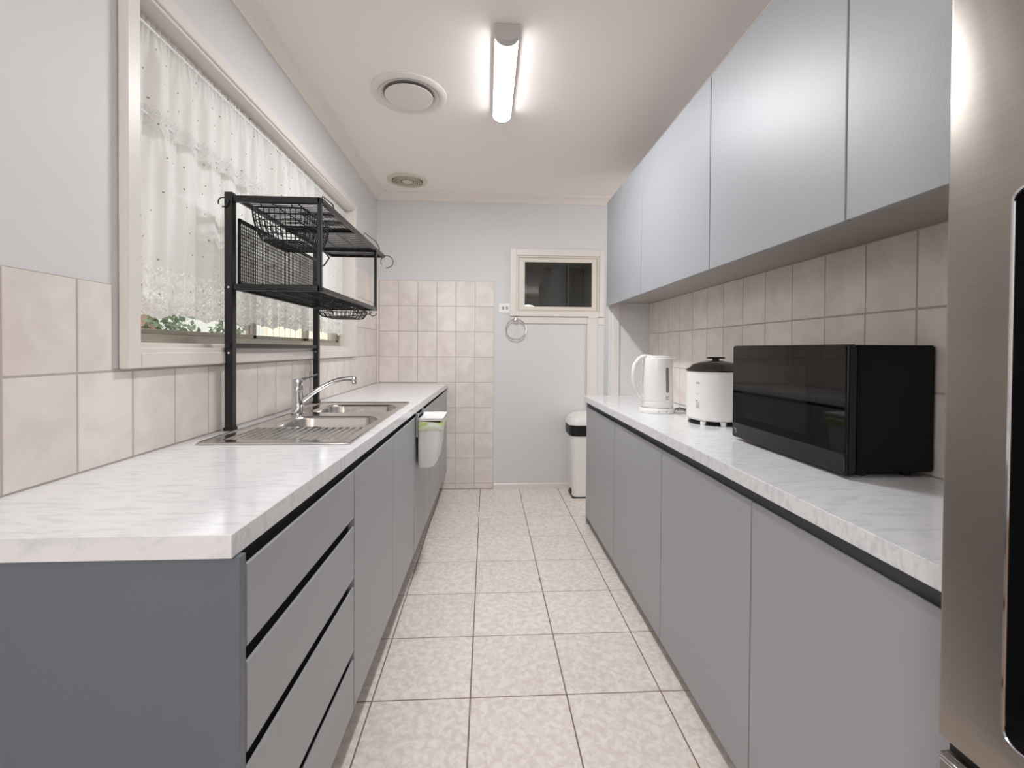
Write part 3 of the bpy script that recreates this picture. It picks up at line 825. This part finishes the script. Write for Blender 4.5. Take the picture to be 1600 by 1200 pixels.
# ------------------------------------------------------------------ kettle
kx, ky = .856, 2.235
kt = thing('kettle', 'white plastic cordless kettle on its round base', 'kettle', (kx, ky, HR))
MB().lathe([(.084, .0005), (.086, .004), (.086, .018), (.082, .024), (.079, .026)], (kx, ky, HR), 40).build('power_base', m_white, kt, True)
MB().lathe([(.0785, .0262), (.0785, .0275)], (kx, ky, HR), 40).build('seam_ring', m_greym, kt, True)
bd = MB(); bd.lathe([(.077, .028), (.079, .032), (.0795, .052), (.0775, .054), (.0785, .056), (.0795, .07), (.078, .15), (.0745, .22), (.072, .262), (.070, .270), (.060, .275)], (kx, ky, HR), 44)
kb = bd.build('body', m_white, kt, True)
# spout on +x side
b = MB(); b.loft([[(kx+.060, ky-.03, HR+.22), (kx+.078, ky, HR+.215), (kx+.060, ky+.03, HR+.22), (kx+.03, ky, HR+.22)],
                  [(kx+.060, ky-.03, HR+.268), (kx+.098, ky, HR+.270), (kx+.060, ky+.03, HR+.268), (kx+.03, ky, HR+.268)]], True, True)
b.build('spout', m_white, kb, True)
MB().lathe([(.062, .2755), (.058, .281), (.03, .2845), (0, .285)], (kx, ky, HR), 36).build('lid', m_white, kt, True)
b = MB(); pts = []
hp = [(-.035, .277), (-.070, .279), (-.098, .268), (-.120, .240), (-.129, .200), (-.128, .150), (-.118, .115), (-.100, .090), (-.080, .075), (-.070, .066)]
b.tube([(kx+u*.97, ky-.24*abs(u)*.5, HR+v) for u, v in hp], [.011, .012, .0115, .0115, .0112, .0108, .0108, .011, .0115, .011], 12)
b.build('handle', m_white, kt, True)
b = MB(); b.tube([(kx-.078, ky-.012, HR+.245), (kx-.082, ky-.012, HR+.20), (kx-.086, ky-.012, HR+.15), (kx-.080, ky-.012, HR+.118)], [.003, .005, .009, .007], 10)
b.build('grip_insert', m_white, kt, True)
ang = math.atan2(-1, .12)
def on_body(a, z, r=.0797): return (kx+r*math.cos(a), ky+r*math.sin(a), HR+z)
wa = math.radians(-72)
def patch(a0, a1, z0, z1, r, rr=.006, rt=None):
    b = MB(); n = 6; loopv = []
    hw = (a1-a0)/2*r; ca = (a0+a1)/2; zc = (z0+z1)/2
    L2 = rrect(0, zc, hw, (z1-z0)/2, min(hw*.98, rr), 0, 5)
    def P(u, z, rad): 
        rad2 = rad if rt is None else rad+(rt-rad)*(z-z0)/(z1-z0)
        return (kx+rad2*math.cos(ca+u/r), ky+rad2*math.sin(ca+u/r), HR+z)
    b.loft([[P(u, z, r-.004) for u, z, _ in L2], [P(u, z, r) for u, z, _ in L2], [P(u*.9, zc+(z-zc)*.97, r+.0008) for u, z, _ in L2]])
    return b
patch(wa-.15, wa+.15, .098, .232, .0795, .011, .0755).build('level_surround', m_white, kb, True)
patch(wa-.105, wa+.105, .103, .227, .0805, .0085, .0765).build('level_window', m_level, kb, True)
patch(wa-.10, wa+.10, .068, .086, .0802, .001).build('printed_mark', m_greym, kb)
for i in range(3):
    patch(wa-.075+i*.055, wa-.045+i*.055, .071, .083, .0806, .0005).build('printed_mark', m_white, kb)
for da in (-.55, -.1):
    b = MB(); a = wa+da; b.lathe([(.003, 0), (.003, .0006)], (kx+.0865*math.cos(a), ky+.0865*math.sin(a), HR+.011), 10, axis='y'); b.build('printed_mark', m_greym, kt)

# ------------------------------------------------------------------ rice cooker
rx, ry_ = .986, 1.900
rc = thing('rice_cooker', 'round white rice cooker with dark glass lid, between kettle and microwave', 'rice cooker', (rx, ry_, HR))
R = .117
b = MB(); b.lathe([(.09, .016), (.108, .018), (.117, .028), (R, .05), (R+.001, .12), (R+.001, .20), (R, .222), (R-.004, .224)], (rx, ry_, HR), 56)
rb = b.build('body', m_white, rc, True)
MB().lathe([(R-.006, .004), (R-.03, .0165)], (rx, ry_, HR), 40).build('base_plate', m_blackpl, rc, True)
for a in (-2.5, -1.75, -.9, .6, 1.6, 2.6):
    MB().lathe([(.011, .0003), (.012, .016)], (rx+.104*math.cos(a), ry_+.104*math.sin(a), HR), 12).build('foot', m_white, rc, True)
ld = MB().lathe([(R+.004, .2245), (R+.004, .229), (R-.012, .238), (.095, .250), (.06, .262), (.025, .268), (0, .269)], (rx, ry_, HR), 56).build('lid', m_lid, rc, True)
b = MB(); b.lathe([(.016, .268), (.013, .276)], (rx, ry_, HR), 18); b.box(rx-.038, rx+.038, ry_-.011, ry_+.011, HR+.276, HR+.2835, .003, 2)
b.build('lid_knob', m_blackpl, ld, True)
def rpatch(a0, a1, z0, z1, mm, dr=.0009):
    b = MB(); n = 4; r = R+.001
    A = [(rx+(r+dr)*math.cos(a0+(a1-a0)*k/n), ry_+(r+dr)*math.sin(a0+(a1-a0)*k/n)) for k in range(n+1)]
    Bv = [[b.bm.verts.new((x, y, HR+z)) for x, y in A] for z in (z0, z1)]
    for k in range(n): b.bm.faces.new((Bv[0][k], Bv[0][k+1], Bv[1][k+1], Bv[1][k]))
    b.build('printed_mark', mm, rb)
pa = math.radians(-152)
for i, (du, w_) in enumerate(((-.08, .05), (-.02, .03), (.02, .06))): rpatch(pa+du, pa+du+w_*.7, .172, .178+.003*(i == 1), m_greym)
rpatch(pa-.01, pa+.02, .128, .131, m_greym)
rpatch(pa-.09, pa+.0, .098, .103, m_red)
for i in range(4): rpatch(pa-.09+.01*i, pa+.07, .072+.006*i, .074+.006*i, m_greym)
# cord
b = MB(); b.tube([(.958, 2.225, HR+.012), (.975, 2.20, HR+.016), (.99, 2.17, HR+.007), (1.03, 2.15, HR+.008), (1.06, 2.12, HR+.02), (1.075, 2.08, HR+.01), (1.083, 2.03, HR+.006)], .0035, 8)
cd = b.build('power_cord', m_greym, None, True); tag(cd, 'short grey power cord lying between the kettle and rice cooker', 'cord')
b = MB(); b.tube([(.96, 2.262, HR+.008), (.99, 2.27, HR+.016), (1.03, 2.25, HR+.006), (1.07, 2.235, HR+.005), (1.09, 2.2, HR+.0045)], .0035, 8)
cd = b.build('power_cord', m_blackpl, None, True); tag(cd, 'short dark power cord trailing behind the kettle base', 'cord')

# ------------------------------------------------------------------ microwave
mx, my0, my1, mz0, mz1 = .868, 1.046, 1.552, HR+.010, 1.202
mw = thing('microwave', 'black microwave oven with glossy glass door on right worktop', 'microwave', (.98, 1.3, HR))
MB().box(mx+.034, XR-.006, my0+.006, my1-.006, mz0+.004, mz1-.001, .004, 2).build('casing', m_body, mw, True)
dr = MB().box(mx+.003, mx+.032, my0+.001, my1-.001, mz0, mz1, .006, 3).build('door', m_blackpl, mw, True)
def fplate(y0, y1, z0, z1, r, x0, x1, mm, nm, par, sm=True):
    f = lambda u, v, w: (w, u, v)
    b = MB(); b.loft([rrect((y0+y1)/2, (z0+z1)/2, (y1-y0)/2, (z1-z0)/2, r, x1, 5, f), rrect((y0+y1)/2, (z0+z1)/2, (y1-y0)/2, (z1-z0)/2, r, x0+.001, 5, f),
              rrect((y0+y1)/2, (z0+z1)/2, (y1-y0)/2-.001, (z1-z0)/2-.001, r, x0, 5, f)]); return b.build(nm, mm, par, False)
fplate(my0+.004, my1-.0005, mz0+.001, mz1-.001, .008, mx, mx+.004, m_bglass, 'door_glass', dr)
fplate(1.185, my1-.062, mz0+.075, mz1-.058, .002, mx-.0004, mx+.001, m_bwin, 'window', dr)
b = MB(); b.tube([(mx-.0005, my1-.012, mz0+.030), (mx-.0005, my1-.020, mz0+.030), (mx-.0005, my1-.026, mz0+.027), (mx-.0005, my1-.028, mz0+.016)], .0013, 5); b.build('emblem', m_greym, dr, label='small curved silver mark at lower corner')
b = MB(); b.box(mx+.032, mx+.035, my0+.004, my0+.012, mz0+.004, mz1-.004); b.build('seam', m_bglass, mw)
for yy in (my0+.04, my1-.04):
    for xx in (mx+.07, XR-.05): MB().lathe([(.012, 0.0003), (.014, .0145)], (xx, yy, HR), 14).build('foot', m_blackpl, mw, True)

# ------------------------------------------------------------------ fridge
fx, fy = .580, .545
fr = thing('fridge', 'tall brushed stainless steel fridge with recessed handle at right frame edge', 'fridge', (.85, .2, 0))
MB().box(fx+.065, XR-.014, -.17, fy-.004, .03, 1.80, .004).build('cabinet_body', m_fridge_dark, fr)
def fridge_door(z0, z1, slot, nm):
    f = lambda u, v, w: (w, u, v)
    b = MB(); ya, yb = -.17, fy
    dep = .058
    rb_ = .006
    if slot:
        s0, s1, sy0, sy1 = slot
        l0 = rrect((sy0+sy1)/2, (s0+s1)/2, (sy1-sy0)/2, (s1-s0)/2, .016, 0, 7)
        ring = lambda g, x, r: rrect((sy0+sy1)/2, (s0+s1)/2, (sy1-sy0)/2+g, (s1-s0)/2+g, r, x, 7, f)
        out = [(y_, z_, 0) for y_, z_, _ in outer_match(ya+rb_, yb-rb_, z0+rb_, z1-rb_, l0, 0)]
        mk = lambda g, x: [(x, min(max((p[0]), ya+rb_), yb-rb_)+(g if p[0] >= yb-rb_-1e-6 else (-g if p[0] <= ya+rb_+1e-6 else 0)), p[1]+(g if p[1] >= z1-rb_-1e-6 else (-g if p[1] <= z0+rb_+1e-6 else 0))) for p in out]
        loops = [mk(rb_, fx+dep), mk(rb_, fx+rb_), mk(rb_*.7, fx+rb_*.3), mk(0, fx), ring(0, fx, .016)]
        b.loft(loops, cap_last=False, cap_first=True)
        d = b.build(nm, m_fridge, fr, True)
        b = MB(); b.tube(ring(-.001, fx-.0005, .016), .0022, 8, closed=True); b.build('handle_trim', m_chrome, d, True, label='bright rim of the recessed handle')
        b = MB(); b.loft([ring(0, fx+.0005, .016), ring(-.001, fx+.035, .014), ring(-.01, fx+.042, .01)]); b.build('handle_recess', m_blackpl, d, True, label='black recessed handle slot')
    else:
        b.box(fx, fx+dep, ya, yb, z0, z1, rb_, 3); d = b.build(nm, m_fridge, fr, True)
    return d
fridge_door(.694, 1.80, (.748, 1.366, .395, .4715), 'fridge_door')
fd = fridge_door(.06, .678, None, 'freezer_drawer')
MB().box(fx+.012, fx+.06, -.165, fy-.006, .6785, .6935).build('door_seam', m_blackpl, fr)
MB().tube([(fx-.001, -.16, .672), (fx-.001, fy-.008, .672)], .0028, 8).build('handle_lip', m_chrome, fd, True, label='bright lip along the drawer top')
for yy in (-.1, fy-.08): MB().box(fx+.08, fx+.14, yy, yy+.05, .0, .03).build('foot', m_blackpl, fr)

# ------------------------------------------------------------------ pedal bin
pb = thing('pedal_bin', 'tall white pedal bin with black band below its rounded lid', 'bin', (.82, 3.66, 0))
bx_, by_ = .815, 3.66
def pl(z, w, d, r): return rrect(bx_, by_, w/2, d/2, r, z, 6)
b = MB(); b.loft([pl(.012, .245, .20, .03), pl(.02, .25, .205, .035), pl(.30, .272, .225, .04), pl(.50, .285, .238, .045)], True, True)
b.build('body', m_wbin, pb, True)
b = MB(); b.loft([pl(.500, .300, .252, .055), pl(.515, .310, .262, .06), pl(.585, .314, .266, .062), pl(.590, .306, .258, .06)], True, True)
b.build('band', m_blackpl, pb, True, label='glossy black band')
b = MB(); b.loft([pl(.575, .30, .25, .06), pl(.588, .322, .272, .066), pl(.610, .318, .270, .07), pl(.640, .290, .250, .08), pl(.664, .235, .205, .08), pl(.677, .16, .14, .06), pl(.680, .08, .07, .03)], True, True)
b.build('lid', m_wbin, pb, True)
MB().box(bx_-.127, bx_+.127, by_-.102, by_+.102, 0.0005, .013, .003).build('base', m_blackpl, pb)
MB().box(bx_-.135, bx_-.11, by_-.05, by_+.0, .02, .06, .004).build('pedal', m_blackpl, pb)

# ------------------------------------------------------------------ wall fittings
sp = thing('light_switch', 'small white switch plate on back wall beside the tiles', 'switch', (.152, D, 1.53))
MB().box(.098, .204, D-.009, DP, 1.491, 1.572, .003).build('plate', m_white, sp)
for xx in (.135, .168): MB().box(xx-.008, xx+.008, D-.013, D-.008, 1.520, 1.545, .002).build('rocker', m_greym, sp)
tr0 = thing('towel_ring', 'chrome towel ring on back wall below the switch plate', 'towel ring', (.24, D, 1.36))
MB().lathe([(.030, .002), (.030, -.006), (.022, -.012), (.012, -.020), (.012, -.040), (.016, -.046), (0, -.05)], (.243, D, 1.432), 24, axis='y').build('mount', m_chrome, tr0, True)
MB().tube([(.243+.084*math.sin(2*PI*k/48), D-.034-.004*math.cos(2*PI*k/48), 1.352+.084*math.cos(2*PI*k/48)) for k in range(48)], .0052, 8, closed=True).build('ring', m_chrome, tr0, True)

# ceiling fittings
cl = thing('batten_light', 'lit white LED batten light on the kitchen ceiling', 'ceiling light', (.073, 2.13, H))
def half(w, h, n=12): return [(.073+w*math.cos(PI*k/n), H-.026-h*math.sin(PI*k/n)) for k in range(n+1)]
MB().box(.0225, .1235, 1.80, 2.462, H-.027, H-.0002, .002).build('base_tray', m_cap, cl)
b = MB(); b.prism(half(.050, .040), 'y', 1.80, 1.838); b.build('end_cap', m_cap, cl, True)
b = MB(); b.prism(half(.050, .040), 'y', 2.452, 2.462); b.build('end_cap', m_cap, cl, True)
b = MB(); b.prism(half(.0475, .0385), 'y', 1.838, 2.452); b.build('diffuser', m_diff, cl, True)
lt = bpy.data.lights.new('batten_led_strip', 'AREA'); lt.shape = 'RECTANGLE'; lt.size = .085; lt.size_y = .59; lt.energy = 15; lt.color = (.965, .985, 1)
lo = bpy.data.objects.new('batten_led_strip', lt); lo.location = (0, .015, -.0665); lo.parent = cl; C.objects.link(lo)
v1 = thing('air_vent', 'large round white ceiling air vent with central disc', 'vent', (-.40, 2.33, H))
b = MB(); b.lathe([(.188, -.0003), (.187, -.006), (.176, -.012), (.158, -.014), (.150, -.010), (.148, .0)], (-.40, 2.33, H), 64, cap=False); b.build('outer_ring', m_vent, v1, True)
b = MB(); b.lathe([(.149, -.0005), (.0, -.0008)], (-.40, 2.33, H), 48, cap=False); b.build('throat', m_vhole, v1, True)
b = MB(); b.lathe([(.08, -.004), (.110, -.010), (.120, -.015), (.119, -.018), (.10, -.0205), (0, -.022)], (-.40, 2.33, H), 56); b.build('centre_disc', m_vent, v1, True)
b = MB(); b.lathe([(.150, -.012), (.147, -.0115), (.128, -.004), (.126, -.001)], (-.40, 2.33, H), 56, cap=False); b.build('inner_collar', m_vent, v1, True)
v2 = thing('extractor_vent', 'small yellowed cream exhaust grille on ceiling by the back wall', 'vent', (-.613, 3.51, H))
b = MB(); b.lathe([(.150, -.0003), (.149, -.008), (.135, -.014), (.122, -.016), (.115, -.010), (.114, -.0004)], (-.613, 3.51, H), 56, cap=False); b.build('outer_ring', m_cream, v2, True)
b = MB(); b.lathe([(.1145, -.0100), (0, -.0101)], (-.613, 3.51, H), 40, cap=False); b.build('throat', m_cream_d, v2, True)
for r in (.102, .087, .072, .057):
    b = MB(); b.lathe([(r+.0035, -.0102), (r+.0035, -.0128), (r-.0035, -.0128), (r-.0035, -.0102)], (-.613, 3.51, H), 44, cap=False); b.build('louvre_ring', m_cream, v2, True)
b = MB(); b.lathe([(.040, -.0102), (.040, -.014), (.03, -.016), (0, -.017)], (-.613, 3.51, H), 32); b.build('hub', m_cream, v2, True)
b = MB()
for k in range(8):
    a = 2*PI*k/8+.2; b.bar((-.613+.03*math.cos(a), 3.51+.03*math.sin(a), H-.0125), (-.613+.118*math.cos(a), 3.51+.118*math.sin(a), H-.0125), .004)
b.build('spokes', m_cream, v2)
